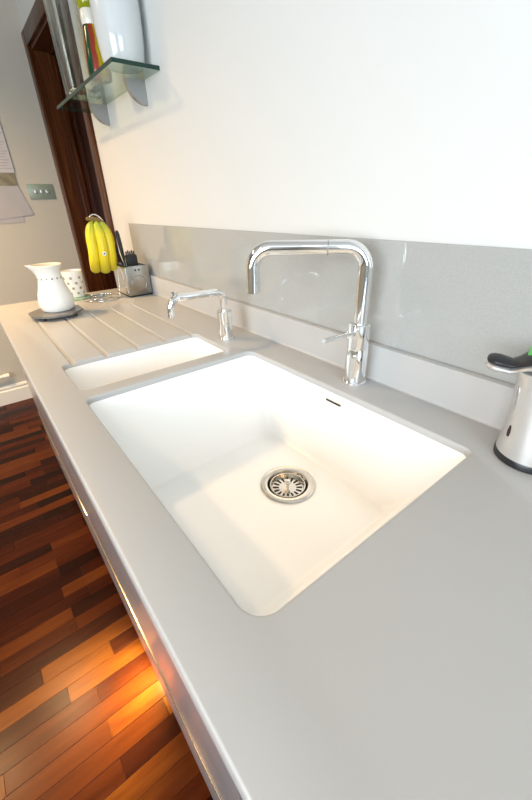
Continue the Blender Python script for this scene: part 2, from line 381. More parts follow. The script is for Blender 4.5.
# ------------------------------------------------------------------ worktop
XW0, XW1, YW0 = -1.172, 1.60, -0.644
HX0, HX1, HY0, HY1 = 0.0, 0.6188, -0.5686, -0.1246      # big sink cut-out
GX0, GX1, GY0, GY1 = -0.2457, -0.047, -0.5655, -0.1662  # small sink cut-out
RC, RS = (0.030, 0.015, 0.024, 0.018), (0.020,)*4
def curve_slab(outer, holes, z0, z1, bev):
    cu = bpy.data.curves.new('tmp', 'CURVE'); cu.dimensions = '2D'; cu.fill_mode = 'BOTH'
    for k, poly in enumerate([outer]+holes):
        pts = poly if k == 0 else poly[::-1]
        s = cu.splines.new('POLY'); s.points.add(len(pts)-1); s.use_cyclic_u = True
        for q, p in zip(s.points, pts): q.co = (p[0], p[1], 0, 1)
    cu.extrude = (z1-z0)/2-bev; cu.bevel_depth = bev; cu.bevel_resolution = 3; cu.offset = -bev
    o = bpy.data.objects.new('tmp', cu); C.objects.link(o)
    dg = bpy.context.evaluated_depsgraph_get(); me = bpy.data.meshes.new_from_object(o.evaluated_get(dg))
    bpy.data.objects.remove(o); bpy.data.curves.remove(cu)
    me.transform(Matrix.Translation((0, 0, (z0+z1)/2))); return me
outer = [(XW0, YW0), (XW1, YW0), (XW1, -0.002), (XW0, -0.002)]
me = curve_slab(outer, [rrect(HX0, HX1, HY0, HY1, RC), rrect(GX0, GX1, GY0, GY1, RS)], -0.030, 0.0, 0.004)
bm = bmesh.new(); bm.from_mesh(me); bmesh.ops.remove_doubles(bm, verts=bm.verts, dist=1e-6)
bmesh.ops.recalc_face_normals(bm, faces=bm.faces); bm.to_mesh(me); bm.free()
slab = bpy.data.objects.new('slab', me); C.objects.link(slab)
# drainer grooves: tapered channels sloping down into the small sink
GROOVES = [-0.537, -0.448, -0.358, -0.271, -0.182]
for gy in GROOVES:
    bm = bmesh.new(); lps = []
    for (gx, dep) in ((-0.778, -0.0030), (-0.768, 0.0016), (-0.74, 0.0036), (-0.235, 0.0082)):
        R = 0.0082; zc = R - max(dep, 0.0)
        if dep < 0: zc = R + 0.0015
        lps.append([(gx, gy + R*math.cos(2*PI*k/16)*1.0, zc + R*math.sin(2*PI*k/16)) for k in range(16)])
    loops_to_mesh(bm, lps, True, True); bmesh.ops.recalc_face_normals(bm, faces=bm.faces)
    cm = bpy.data.meshes.new('tmp'); bm.to_mesh(cm); bm.free()
    co_ = bpy.data.objects.new('tmp', cm); C.objects.link(co_)
    md = slab.modifiers.new('b', 'BOOLEAN'); md.object = co_; md.operation = 'DIFFERENCE'; md.solver = 'EXACT'
    dg = bpy.context.evaluated_depsgraph_get(); nm = bpy.data.meshes.new_from_object(slab.evaluated_get(dg))
    slab.modifiers.clear(); slab.data = nm; bpy.data.objects.remove(co_)
nm = slab.data
for p in nm.polygons: p.use_smooth = True
nm.set_sharp_from_angle(angle=math.radians(30)); nm.materials.clear(); nm.materials.append(M['top'])
wt = thing('worktop', 'long pale grey solid-surface worktop with drainer grooves and two undermounted sinks', 'worktop')
slab.parent = wt
# upstand with a coved foot
R = 0.006; y1, y0u, zt = -0.002, -0.0247, 0.0818
poly = [(y1, 0.0002), (y1, zt), (y0u+0.003, zt), (y0u+0.001, zt-0.001), (y0u, zt-0.003)]
poly += [(y0u - R + R*math.cos(a), R - R*math.sin(a)+0.0002) for a in [PI/2*i/8 for i in range(9)]]
tag(obj('upstand', prism(poly, 'x', XW0, XW1), 'top', smooth=30), 'low pale grey upstand along the back of the worktop', 'upstand')

# ------------------------------------------------------------------ base units under the worktop
yf = -0.624
UNITS = [(-1.165, -0.705, 'drawer'), (-0.701, -0.273, 'drawer'), (-0.269, 0.642, 'sink'), (0.646, 1.115, 'drawer'), (1.119, 1.59, 'drawer')]
ULAB = ['base unit under the jug at the free end of the worktop', 'base unit under the drainer grooves', 'wide base unit under the small and the big sink', 'base unit under the soap dispenser', 'base unit past the soap dispenser, farthest from the door']
for (a, b, k), lb in zip(UNITS, ULAB):
    t = thing('base_unit', lb, 'cabinet', ((a+b)/2, -0.32, ZF), group='kitchen base units')
    L = lambda n, x0, x1, y0, y1, z0, z1, m, **kw: obj(n, B(x0-(a+b)/2, x1-(a+b)/2, y0+0.32, y1+0.32, z0-ZF, z1-ZF, **kw), m, t)
    if True:
        bmc = bmesh.new(); ox, oy, oz = (a+b)/2, -0.32, ZF
        for q in ((a, a+0.018, yf+0.020, -0.03, -0.745, -0.031), (b-0.018, b, yf+0.020, -0.03, -0.745, -0.031), (a+0.018, b-0.018, yf+0.020, -0.03, -0.745, -0.727), (a+0.018, b-0.018, -0.045, -0.03, -0.727, -0.031)):
            box(bmc, q[0]-ox, q[1]-ox, q[2]-oy, q[3]-oy, q[4]-oz, q[5]-oz)
        obj('carcass', bmc, 'carcass', t, smooth=0)
    L('drawer_front', a+0.001, b-0.001, yf, yf+0.019, -0.528, -0.040, 'front', bev=0.0015)
    L('handle_rail', a+0.001, b-0.001, yf-0.003, yf+0.019, -0.541, -0.531, 'rail', bev=0.001)
    L('drawer_front', a+0.001, b-0.001, yf, yf+0.019, -0.748, -0.544, 'front', bev=0.0015)
    L('plinth', a, b, yf+0.055, yf+0.070, -W, -0.746, 'front')

# ------------------------------------------------------------------ sinks
def waste(parent, cx, cy, z, R):
    """pressed steel flange and basket strainer with radial slots and a knob"""
    n = 64
    obj('waste_flange', lathe([(R, z+0.0002), (R, z+0.0018), (R*0.955, z+0.0032), (R*0.80, z+0.0026), (R*0.74, z+0.0015), (R*0.70, z-0.006), (R*0.665, z-0.012), (R*0.665, z-0.02)], n, center=(cx, cy), cap0=False, cap1=False), 'drainsteel', parent, smooth=50)
    bk = obj('basket_strainer', lathe([(R*0.655, z-0.004), (R*0.645, z-0.001), (R*0.61, z-0.001), (R*0.585, z-0.006), (R*0.56, z-0.010), (R*0.15, z-0.010), (R*0.05, z-0.010)], n, center=(cx, cy), cap0=False), 'drainsteel', parent, smooth=50)
    for k in range(16):
        a = 2*PI*k/16 + 0.1; ca, sa = math.cos(a), math.sin(a); bm = bmesh.new()
        ri, ro, w = R*0.33, R*0.52, R*0.036
        for q in (0,):
            pts = [(ri, -w*0.8), (ro, -w*1.15), (ro+w*0.6, 0), (ro, w*1.15), (ri, w*0.8), (ri-w*0.4, 0)]
            prism([(cx+p[0]*ca-p[1]*sa, cy+p[0]*sa+p[1]*ca) for p in pts], 'z', z-0.0101, z-0.0094, bm)
        s = obj('slot', bm, 'dark', bk, smooth=0)
    obj('knob', lathe([(R*0.05, z-0.010), (R*0.045, z-0.001), (R*0.055, z+0.001), (R*0.105, z+0.003), (R*0.11, z+0.007), (R*0.085, z+0.0095), (0.0005, z+0.010)], 24, center=(cx, cy)), 'drainsteel', bk)
    obj('tail_pipe', lathe([(R*0.66, z-0.019), (R*0.66, z-0.06), (R*0.62, z-0.06), (0.001, z-0.055)], 32, center=(cx, cy), cap0=False), 'dark', parent)

def basin(parent, hole, r, floor_rect, rf, depth, drain, dr, zt=-0.0305):
    x0, x1, y0, y1 = hole; a0, a1, b0, b1 = floor_rect
    K, SS = 8, 10
    grow = lambda q: tuple(v+0.02 for v in q)
    def lerp(t, z, rad): return [(p[0], p[1], z) for p in rrect(x0+(a0-x0)*t, x1+(a1-x1)*t, y0+(b0-y0)*t, y1+(b1-y1)*t, rad, K, SS)]
    zr = -0.0305
    lps = [[(p[0], p[1], zr-0.006) for p in rrect(x0-0.02, x1+0.02, y0-0.02, y1+0.02, grow(r), K, SS)],
           [(p[0], p[1], zr) for p in rrect(x0-0.02, x1+0.02, y0-0.02, y1+0.02, grow(r), K, SS)],
           [(p[0], p[1], zr) for p in rrect(x0-0.0005, x1+0.0005, y0-0.0005, y1+0.0005, r, K, SS)]]
    # the white rim turns up inside the cut-out
    lps.append([(p[0], p[1], -0.013) for p in rrect(x0+0.0003, x1-0.0003, y0+0.0003, y1-0.0003, r, K, SS)])
    lps.append([(p[0], p[1], -0.0125) for p in rrect(x0+0.0010, x1-0.0010, y0+0.0010, y1-0.0010, r, K, SS)])
    lps.append(lerp(0.10, -0.040, r))
    fr = 0.014
    lps.append(lerp(1.0-0.06*1.0, -depth+fr, rf))
    for i in range(1, 5):
        a = PI/2*i/4
        base = rrect(a0+fr*(1-math.cos(a))-0.0, a1-fr*(1-math.cos(a)), b0+fr*(1-math.cos(a)), b1-fr*(1-math.cos(a)), max(rf-0.3*fr*(1-math.cos(a)), 0.006), K, SS)
        # slide from the taper line to the floor line
        lps.append([(p[0], p[1], -depth+fr*(1-math.sin(a))) for p in base])
    cx, cy = drain
    last = lps[-1]
    def ring(R, z, t=1.0):
        out = []
        for p in last:
            an = math.atan2(p[1]-cy, p[0]-cx); out.append((cx+R*math.cos(an), cy+R*math.sin(an), z))
        return out
    lps.append(ring(dr*0.98, -depth-0.0005)); lps.append(ring(dr*0.72, -depth-0.003)); lps.append(ring(dr*0.72, -depth-0.015))
    return obj('basin', loops_to_mesh(bmesh.new(), lps), 'sink', parent, smooth=40)

SD = 0.206; DR = 0.0635
snk = thing('sink', 'big white rectangular sink with a steel strainer waste and overflow slot', 'sink')
basin(snk, (HX0, HX1, HY0, HY1), RC, (0.112, 0.515, HY0+0.03, HY1-0.022), 0.022, SD, (0.311, -0.256), DR)
waste(snk, 0.311, -0.256, -SD, DR)
def slot_plate(parent, cx, y, z, w, h, wall_t):
    pts = [(cx-w/2+h/2+h/2*math.cos(a), z+h/2*math.sin(a)) for a in [PI/2+PI*i/8 for i in range(9)]] + [(cx+w/2-h/2+h/2*math.cos(a), z+h/2*math.sin(a)) for a in [-PI/2+PI*i/8 for i in range(9)]]
    ov = obj('overflow', prism(pts, 'y', y-0.0012, y+0.004), 'drainsteel', parent, smooth=30)
    k = 0.62
    pts2 = [(cx+(p[0]-cx)*0.93, z+(p[1]-z)*k) for p in pts]
    obj('overflow_slot', prism(pts2, 'y', y-0.0016, y+0.003), 'dark', ov, smooth=0)
slot_plate(snk, 0.320, HY1-0.0035, -0.033, 0.046, 0.0062, 0)
sm = thing('small_sink', 'small white rinsing sink beside the drainer grooves', 'sink')
basin(sm, (GX0, GX1, GY0, GY1), RS, (GX0+0.02, GX1-0.02, GY0+0.02, GY1-0.02), 0.02, 0.15, (-0.146, -0.36), 0.045)
waste(sm, -0.146, -0.36, -0.15, 0.045)
slot_plate(sm, -0.066, GY1-0.003, -0.024, 0.030, 0.005, 0)

# ------------------------------------------------------------------ taps
def seg_path(pts, r): return fillet(pts, r, 10)
TX, TY = 0.322, -0.064
tap = thing('mixer_tap', 'tall chrome mixer tap with a square-bent spout over the big sink', 'tap', (TX, TY, 0.0))
obj('base_ring', lathe([(0.0265, 0.0), (0.0265, 0.004), (0.025, 0.006)], 40), 'chrome', tap)
obj('body', lathe([(0.0235, 0.004), (0.0235, 0.080), (0.0232, 0.081), (0.0232, 0.0825), (0.0235, 0.0835), (0.0225, 0.128), (0.0222, 0.134), (0.0205, 0.136), (0.0150, 0.137)], 40), 'chrome', tap)
ta = math.radians(45); dx_, dy_ = -math.sin(ta), -math.cos(ta)      # spout swung towards the drainer
LS, HS = 0.225, 0.286
sp = obj('spout', tube(seg_path([(0, 0, 0.134), (0, 0, HS), (LS*dx_, LS*dy_, HS), (LS*dx_, LS*dy_, 0.222)], 0.040), 0.0142, 24), 'chrome', tap)
obj('spout_seam', tube([(0.075*dx_, 0.075*dy_, HS), (0.0765*dx_, 0.0765*dy_, HS)], 0.01435, 24), 'steel', sp)
obj('aerator', lathe([(0.0125, 0.226), (0.0125, 0.2225), (0.0142, 0.2215), (0.0142, 0.200), (0.0125, 0.199), (0.001, 0.200)], 32, center=(LS*dx_, LS*dy_)), 'chrome', sp)
obj('lever_hub', tube([(0, -0.018, 0.118), (0, -0.032, 0.118)], 0.0085, 20), 'chrome', tap)
obj('lever', tube([(0, -0.027, 0.119), (0.0, -0.060, 0.1205), (0.0, -0.108, 0.122)], 0.0048, 14), 'chrome', tap)
obj('lever_pin', tube([(0, -0.029, 0.115), (0, -0.029, 0.142)], 0.0045, 14), 'chrome', tap)
FX, FY = -0.134, -0.118
tp = thing('filter_tap', 'short chrome tap with a slim swan spout beside the small sink', 'tap', (FX, FY, 0.0))
obj('base_ring', lathe([(0.0235, 0.0), (0.0235, 0.003), (0.022, 0.005)], 36), 'chrome', tp)
obj('body', lathe([(0.0210, 0.003), (0.0210, 0.050), (0.0195, 0.051), (0.0195, 0.053)], 36), 'chrome', tp)
obj('turning_collar', lathe([(0.0195, 0.0525), (0.0225, 0.054), (0.0225, 0.084), (0.021, 0.086), (0.0105, 0.0865)], 36), 'chrome', tp)
s2 = obj('spout', tube(seg_path([(0, 0, 0.084), (0, 0, 0.143), (0, -0.165, 0.146), (0, -0.168, 0.100)], 0.026), 0.0102, 20), 'chrome', tp)
obj('spout_knob', lathe([(0.006, 0.153), (0.006, 0.159), (0.009, 0.160), (0.009, 0.163), (0.004, 0.1645)], 20, center=(0, -0.150)), 'chrome', s2)
obj('nozzle', lathe([(0.0108, 0.112), (0.0108, 0.098), (0.008, 0.097), (0.007, 0.101)], 24, center=(0, -0.168)), 'chrome', s2)

# ------------------------------------------------------------------ glass splashback
gs = tag(obj('splashback', B(-1.122, XW1, -0.009, -0.001, 0.0822, 0.294, bev=0.001, seg=1), 'splash'), 'grey glass splashback strip above the upstand', 'splashback')

# ------------------------------------------------------------------ soap dispenser
sx, sy = 0.681, -0.0785
sd = thing('soap_dispenser', 'silver touch-free soap dispenser with a black beak', 'soap dispenser', (sx, sy, 0.0), math.radians(200))
obj('base', lathe([(0.044, 0.0), (0.0465, 0.002), (0.0470, 0.010), (0.0455, 0.013), (0.043, 0.014)], 48), 'black', sd)
def ell(rx, ry, ox, z, n=48): return [(ox+rx*math.cos(2*PI*i/n), ry*math.sin(2*PI*i/n), z) for i in range(n)]
lps = [ell(.0455, .0455, 0, .0125), ell(.0450, .0450, 0, .022), ell(.0425, .042, .001, .045), ell(.0390, .0375, .004, .075), ell(.0355, .0335, .009, .105), ell(.0345, .0315, .012, .125), ell(.0350, .0315, .014, .136), ell(.0370, .032, .016, .143), ell(.0370, .032, .016, .146)]
def body_pt(z, an):
    tb_ = [(.0125, .0455, .0455, 0), (.045, .0425, .042, .001), (.075, .039, .0375, .004), (.105, .0355, .0335, .009), (.125, .0345, .0315, .012)]
    for p_, q_ in zip(tb_[:-1], tb_[1:]):
        if p_[0] <= z <= q_[0]:
            f_ = (z-p_[0])/(q_[0]-p_[0]); rx, ry, o_ = [p_[i]+(q_[i]-p_[i])*f_ for i in (1, 2, 3)]
            return Vector((o_+rx*math.cos(an), ry*math.sin(an), z))
obj('body', loops_to_mesh(bmesh.new(), lps, True, True), 'silver', sd, smooth=60)
# beak: silver underside and black top, thin neck and rounded end, reaching out along local x
def beak(z0, z1, grow, dz):
    bm = bmesh.new(); n = 20; lps = []
    for (px, w, t) in ((-0.022, 0.018, 0.4), (-0.014, 0.028, 0.9), (0.0, 0.033, 1.1), (0.020, 0.034, 1.1), (0.038, 0.028, 1.0), (0.050, 0.019, 0.8), (0.058, 0.0160, 0.75), (0.065, 0.0165, 0.9), (0.074, 0.0175, 1.05), (0.082, 0.016, 0.95), (0.088, 0.011, 0.7), (0.0905, 0.004, 0.3)):
        h = (z1-z0)/2*t; zc = (z0+z1)/2 + dz(px)
        lps.append([(px, (w+grow)*math.cos(2*PI*k/n), zc+h*math.sin(2*PI*k/n)) for k in range(n)])
    return loops_to_mesh(bm, lps, True, True)
lift = lambda px: 0.004*max(0, (px-0.055)/0.04) + 0.016*max(0, min(1, (0.056-px)/0.022))
obj('beak_underside', beak(0.134, 0.148, -0.0005, lift), 'silver', sd, smooth=60)
tb = obj('beak_top', beak(0.1425, 0.158, 0.0008, lift), 'black', sd, smooth=60)
obj('refill_button', lathe([(0.013, 0.158), (0.013, 0.178), (0.011, 0.181), (0.001, 0.182)], 28, center=(0.030, 0)), 'lime', tb)
sl = bmesh.new(); an0 = math.radians(30); lps = []
for z in (0.088, 0.095, 0.105, 0.115, 0.122):
    hw = 0.07 if 0.09 < z < 0.12 else 0.035
    p1, p2 = body_pt(z, an0-hw), body_pt(z, an0+hw); nn = Vector((math.cos(an0), math.sin(an0), 0))
    lps.append([p1-nn*0.002, p2-nn*0.002, p2+nn*0.0009, p1+nn*0.0009])
loops_to_mesh(sl, lps, True, True); obj('sensor_window', sl, 'chrome', sd, smooth=0)
an1 = math.radians(34); ld = bmesh.new(); lps = []
for z, hw in ((0.043, 0.02), (0.045, 0.06), (0.052, 0.075), (0.059, 0.05), (0.062, 0.02)):
    p1, p2 = body_pt(z, an1-hw), body_pt(z, an1+hw); nn = Vector((math.cos(an1), math.sin(an1), 0))
    lps.append([p1-nn*0.002, p2-nn*0.002, p2+nn*0.0007, p1+nn*0.0007])
loops_to_mesh(ld, lps, True, True); obj('indicator_light', ld, 'led', sd, smooth=0)

# ------------------------------------------------------------------ crockery at the far end
jx, jy = -0.83, -0.457
tv = thing('trivet', 'grey eight-sided trivet on little black feet under the jug', 'trivet', (jx+0.022, jy-0.004, 0.0))
oct_ = [(0.098*math.cos(PI/8+PI/4*i), 0.098*math.sin(PI/8+PI/4*i)) for i in range(8)]
bm = prism(oct_, 'z', 0.012, 0.019); bmesh.ops.bevel(bm, geom=bm.edges[:], offset=0.0015, segments=2, affect='EDGES'); obj('plate', bm, 'trivet', tv)
for k in range(4):
    a = PI/4+PI/2*k; obj('foot', lathe([(0.006, 0.0), (0.0075, 0.002), (0.007, 0.0125)], 16, center=(0.075*math.cos(a), 0.075*math.sin(a))), 'rubber', tv)
jg = thing('jug', 'white china jug with tan dots round its neck standing on a trivet', 'jug', (jx+0.005, jy+0.010, 0.0195))
def jug_r(z): 
    tab = [(0.0, 0.054), (0.004, 0.0575), (0.02, 0.0625), (0.04, 0.0620), (0.06, 0.0575), (0.08, 0.0505), (0.10, 0.0445), (0.115, 0.0415), (0.13, 0.0410), (0.142, 0.0430), (0.152, 0.0470), (0.160, 0.0515), (0.1635, 0.0535)]
    for (a, b), (c, d_) in zip(tab[:-1], tab[1:]):
        if a <= z <= c: return b+(d_-b)*(z-a)/(c-a)
    return tab[-1][1]
def jug_loop(z, off, n=48):
    out = []
    for i in range(n):
        a = 2*PI*i/n; r = jug_r(min(z, 0.1635))+off
        # lip pulled out towards -y
        lip = max(0.0, math.cos(a+PI/2))**6 * max(0, (z-0.115)/0.05)**1.5
        out.append((r*math.cos(a), r*math.sin(a)-0.016*lip, z+0.004*lip))
    return out
zs = [0.0, 0.004, 0.02, 0.04, 0.06, 0.08, 0.10, 0.115, 0.13, 0.142, 0.152, 0.160, 0.1635]
bm = loops_to_mesh(bmesh.new(), [jug_loop(z, 0) for z in zs]+[jug_loop(0.165, -0.0025)], True, False); obj('body', bm, 'china', jg, smooth=60)
bm = loops_to_mesh(bmesh.new(), [jug_loop(0.165, -0.0025)]+[jug_loop(z, -0.005) for z in zs[1:][::-1]], False, True); obj('inside', bm, 'china_inside', jg, smooth=60)
for k in range(14):
    a = 2*PI*k/14; r = jug_r(0.118)
    bm = bmesh.new(); disc_decal(bm, (r*math.cos(a), r*math.sin(a), 0.118), (math.cos(a), math.sin(a), 0.15), 0.0035, 0.0006); obj('printed_dot', bm, 'spot', jg, smooth=0)
hp = [(0.0, 0.044, 0.135), (0.0, 0.075, 0.140), (0.0, 0.100, 0.115), (0.0, 0.098, 0.075), (0.0, 0.062, 0.045)]
# coaster and mug behind the jug
mx_, my_ = -1.085, -0.332
cs = tag(obj('coaster', lathe([(0.045, 0.0), (0.056, 0.001), (0.058, 0.005), (0.054, 0.0065), (0.02, 0.0065)], 40), 'coaster', loc=(mx_+0.01, my_+0.012, 0.0)), 'pale green round coaster under the dotted mug', 'coaster')
mg = thing('mug', 'white dotted china mug standing behind the jug', 'mug', (mx_+0.01, my_+0.012, 0.007))
mp_ = [(0.026, 0.0), (0.030, 0.001), (0.0315, 0.006), (0.034, 0.03), (0.037, 0.06), (0.040, 0.09), (0.0425, 0.112), (0.0425, 0.1145), (0.0405, 0.1145), (0.0375, 0.085), (0.032, 0.02), (0.028, 0.008)]
obj('body', lathe(mp_, 44), 'china', mg, smooth=60)
obj('handle', tube([(-0.012, -0.038, 0.092), (-0.02, -0.058, 0.094), (-0.024, -0.070, 0.078), (-0.022, -0.066, 0.054), (-0.012, -0.036, 0.034)], 0.0045, 12), 'china', mg, smooth=60)
def mug_r(z): return 0.0315+(0.0425-0.0315)*(z-0.006)/0.106
for j, z in enumerate((0.020, 0.042, 0.064, 0.086)):
    for k in range(7):
        a = 2*PI*(k+0.5*(j % 2))/7; r = mug_r(z)
        bm = bmesh.new(); disc_decal(bm, (r*math.cos(a), r*math.sin(a), z), (math.cos(a), math.sin(a), -0.1), 0.0056, 0.0011); obj('printed_dot', bm, 'spot', mg, smooth=0)

# ------------------------------------------------------------------ banana stand and bananas
bx, by = -0.990, -0.240
st = thing('banana_stand', 'chrome wire banana stand with a round base beside the steel caddy', 'fruit stand', (bx, by, 0.0))
ring = bmesh.new(); n = 48
tube([(0.082*math.cos(2*PI*i/n), 0.082*math.sin(2*PI*i/n), 0.004) for i in range(n+1)], 0.0032, 10, ring)
obj('base_ring', ring, 'chrome', st, smooth=60)
ring = bmesh.new(); tube([(0.045*math.cos(2*PI*i/n), 0.045*math.sin(2*PI*i/n), 0.004) for i in range(n+1)], 0.0022, 8, ring)
obj('inner_ring', ring, 'chrome', st, smooth=60)
for k in range(2):
    a = PI/4+PI/2*k; obj('base_bar', tube([(0.082*math.cos(a), 0.082*math.sin(a), 0.004), (-0.082*math.cos(a), -0.082*math.sin(a), 0.004)], 0.0020, 8), 'chrome', st)
arc = [(0.0, 0.082, 0.004), (0.0, 0.092, 0.06), (0.0, 0.096, 0.14), (0.0, 0.096, 0.21), (0.0, 0.090, 0.275), (0.0, 0.076, 0.318), (0.0, 0.056, 0.337), (0.0, 0.040, 0.339), (0.0, 0.028, 0.332), (0.0, 0.026, 0.322)]
def smooth_path(p, it=2):
    p = [Vector(q) for q in p]
    for _ in range(it):
        o = [p[0]]
        for a, b in zip(p[:-1], p[1:]): o += [a*0.75+b*0.25, a*0.25+b*0.75]
        o.append(p[-1]); p = o
    return p
obj('hook', tube(smooth_path(arc), 0.0032, 12), 'chrome', st, smooth=60)
bn = thing('banana_bunch', 'bunch of yellow bananas hanging from the wire stand', 'bananas', (bx, by+0.048, 0.318))
obj('stem_crown', tube([(0, -0.035, 0.006), (0, -0.010, 0.004), (0, 0.012, -0.004), (0, 0.03, -0.012)], 0.009, 12, radii=[0.006, 0.010, 0.012, 0.007]), 'bananastem', bn)
def banana(y_top, y_mid, y_bot, xo, zb, r, dz=0.0):
    pts = smooth_path([(0.0+xo*0.3, y_top, -0.004), (xo*0.6+0.004, y_top*0.6+y_mid*0.4, -0.020), (xo+0.014, y_mid, -0.065), (xo+0.020, y_mid*0.7+y_bot*0.3, -0.115), (xo+0.012, y_bot, -0.165), (xo+0.000, y_bot+0.002, zb+0.012), (xo-0.006, y_bot+0.003, zb)], 2)
    N = len(pts); rad = []
    for i in range(N):
        s = i/(N-1)
        a = min(1, max(0, (s-0.05)/0.22)); a = a*a*(3-2*a); b_ = min(1, (1-s)/0.13); b_ = b_**0.55 if b_ > 0 else 0
        rad.append(max(0.0035, (0.0055+(r-0.0055)*a)*b_ + (0.004 if s > 0.98 else 0)))
    bm = bmesh.new()
    tube(pts, r, 10, bm, radii=rad)
    return obj('banana', bm, 'banana', bn, smooth=25)
banana(-0.014, -0.038, -0.046, 0.000, -0.203, 0.0208)
b2 = banana(0.000, -0.002, -0.009, 0.012, -0.208, 0.0208)
banana(0.012, 0.033, 0.027, 0.002, -0.202, 0.0205)
banana(0.016, 0.046, 0.042, -0.030, -0.192, 0.0190)
banana(-0.004, -0.014, -0.014, -0.036, -0.196, 0.0190)
bm = bmesh.new(); disc_decal(bm, (0.0518, -0.008, -0.128), (1, -0.15, -0.05), 0.0085, 0.0012, 16); stk = obj('sticker', bm, 'sticker', b2, smooth=0)
bm = bmesh.new(); disc_decal(bm, (0.0527, -0.0081, -0.128), (1, -0.15, -0.05), 0.0036, 0.0010, 12); obj('sticker_print', bm, 'stickerdot', b2, smooth=0)

# ------------------------------------------------------------------ steel caddy and utensils
kx, ky = -0.905, -0.0850
cd = thing('utensil_caddy', 'square brushed steel utensil caddy against the upstand', 'caddy', (kx, ky, 0.0), math.radians(0))
w, dpt, hh, th = 0.104, 0.17, 0.132, 0.003
obj('front_panel', B(-th, 0, -w/2, w/2, 0.006, hh, bev=0.0012), 'steel', cd)
obj('back_panel', B(-dpt, -dpt+th, -w/2, w/2, 0.006, hh, bev=0.0012), 'steel', cd)
obj('side_panel', B(-dpt+th, -th, -w/2, -w/2+th, 0.006, hh-0.002), 'chrome', cd); obj('side_panel', B(-dpt+th, -th, w/2-th, w/2, 0.006, hh-0.002), 'chrome', cd)
obj('base', B(-dpt-0.001, 0.002, -w/2-0.001, w/2+0.001, 0.0, 0.0065, bev=0.001), 'black', cd)
obj('rim', B(-dpt+0.01, 0.0005, -w/2-0.001, -w/2+0.010, hh-0.003, hh+0.003, bev=0.001), 'black', cd)
rg = bmesh.new(); n = 40
tube([(0.0004, 0.034*math.cos(2*PI*i/n), 0.055+0.034*math.sin(2*PI*i/n)) for i in range(n+1)], 0.0011, 6, rg); obj('embossed_ring', rg, 'steel', cd, smooth=60)
for q in (-0.008, 0.008):
    bm = bmesh.new(); disc_decal(bm, (0.0004, q, hh-0.018), (1, 0, 0), 0.0042, 0.0005); obj('hole', bm, 'dark', cd, smooth=0)
def utensil(name, label, base, tip, r0_, r1_, mname, cat):
    b0, t0 = Vector(base), Vector(tip); pts = [b0.lerp(t0, s) for s in (0, 0.45, 0.5, 0.62, 0.8, 0.93, 0.98, 1.0)]
    rad = [r0_, r0_, r0_*1.2, r1_*0.85, r1_, r1_, r1_*0.8, r1_*0.35]
    return tag(obj(name, tube([p-b0 for p in pts], 0.005, 14, radii=rad), mname, loc=b0, smooth=50), label, cat, 'utensils in the steel caddy')
utensil('kitchen_utensil', 'long black-handled utensil rising highest from the steel caddy', (kx-0.060, ky-0.020, 0.0075), (kx-0.060, ky-0.036, 0.275), 0.003, 0.0085, 'rubber', 'utensil')
utensil('kitchen_utensil', 'slim black utensil leaning towards the bananas in the steel caddy', (kx-0.090, ky+0.005, 0.0075), (kx-0.090, ky-0.052, 0.222), 0.003, 0.006, 'rubber', 'utensil')
pb = thing('brush', 'black brush with a wide head standing upright in the steel caddy', 'brush', (kx-0.035, ky+0.006, 0.0075))
obj('handle', tube([(0, 0, 0), (0, -0.004, 0.12)], 0.006, 12), 'black', pb)
obj('head', B(-0.012, 0.012, -0.034, 0.014, 0.112, 0.168, bev=0.004), 'rubber', pb)
for i in range(5):
    obj('bristle_tuft', tube([(0, -0.028+0.0085*i, 0.166), (0, -0.0285+0.0085*i, 0.182+0.004*(i % 2))], 0.0035, 8), 'rubber', pb)

# ------------------------------------------------------------------ glass shelf, brackets and what stands on it
SZ0, SZ1 = 0.742, 0.753
SX0, SX1, SYF = -1.335, -0.600, -0.152
sh = thing('glass_shelf', 'green-edged glass wall shelf on two half-round brackets', 'shelf', ((SX0+SX1)/2, 0, SZ0))
ox = (SX0+SX1)/2
obj('pane', B(SX0-ox+0.0015, SX1-ox-0.0015, SYF+0.0015, -0.0015, 0.0, SZ1-SZ0), 'shelfglass', sh, smooth=0)
ed = bmesh.new(); e = 0.0015; hT = SZ1-SZ0
box(ed, SX0-ox, SX1-ox, SYF, SYF+e, 0.0, hT); box(ed, SX0-ox, SX0-ox+e, SYF+e, -0.001, 0.0, hT); box(ed, SX1-ox-e, SX1-ox, SYF+e, -0.001, 0.0, hT)
obj('polished_edge', ed, 'glassedge', sh, smooth=0)
for bxp in (-0.735, -1.150):
    R = 0.068
    pts = [(-0.0005, -R), (-0.0005, -0.0003)] + [(-R*1.0*math.cos(a)*1.0-0.0, -0.0003-R*math.sin(a)) for a in [PI/2*i/12 for i in range(0, 12)]]
    bm = prism(pts, 'x', bxp-ox-0.010, bxp-ox+0.010); obj('bracket', bm, 'bracket', sh, smooth=30)
vz = SZ1+0.0003
# big milky vase
vs = thing('white_vase', 'big milky white vase standing on the glass shelf', 'vase', (-0.692, -0.077, vz))
vp = [(0.050, 0.0), (0.058, 0.003), (0.064, 0.015), (0.069, 0.05), (0.0715, 0.09), (0.0725, 0.14), (0.070, 0.20), (0.062, 0.25), (0.052, 0.285), (0.047, 0.31), (0.050, 0.33), (0.047, 0.33), (0.043, 0.31), (0.048, 0.28), (0.058, 0.24), (0.066, 0.16), (0.06, 0.03), (0.04, 0.01)]
obj('body', lathe(vp, 56), 'vase', vs, smooth=60)
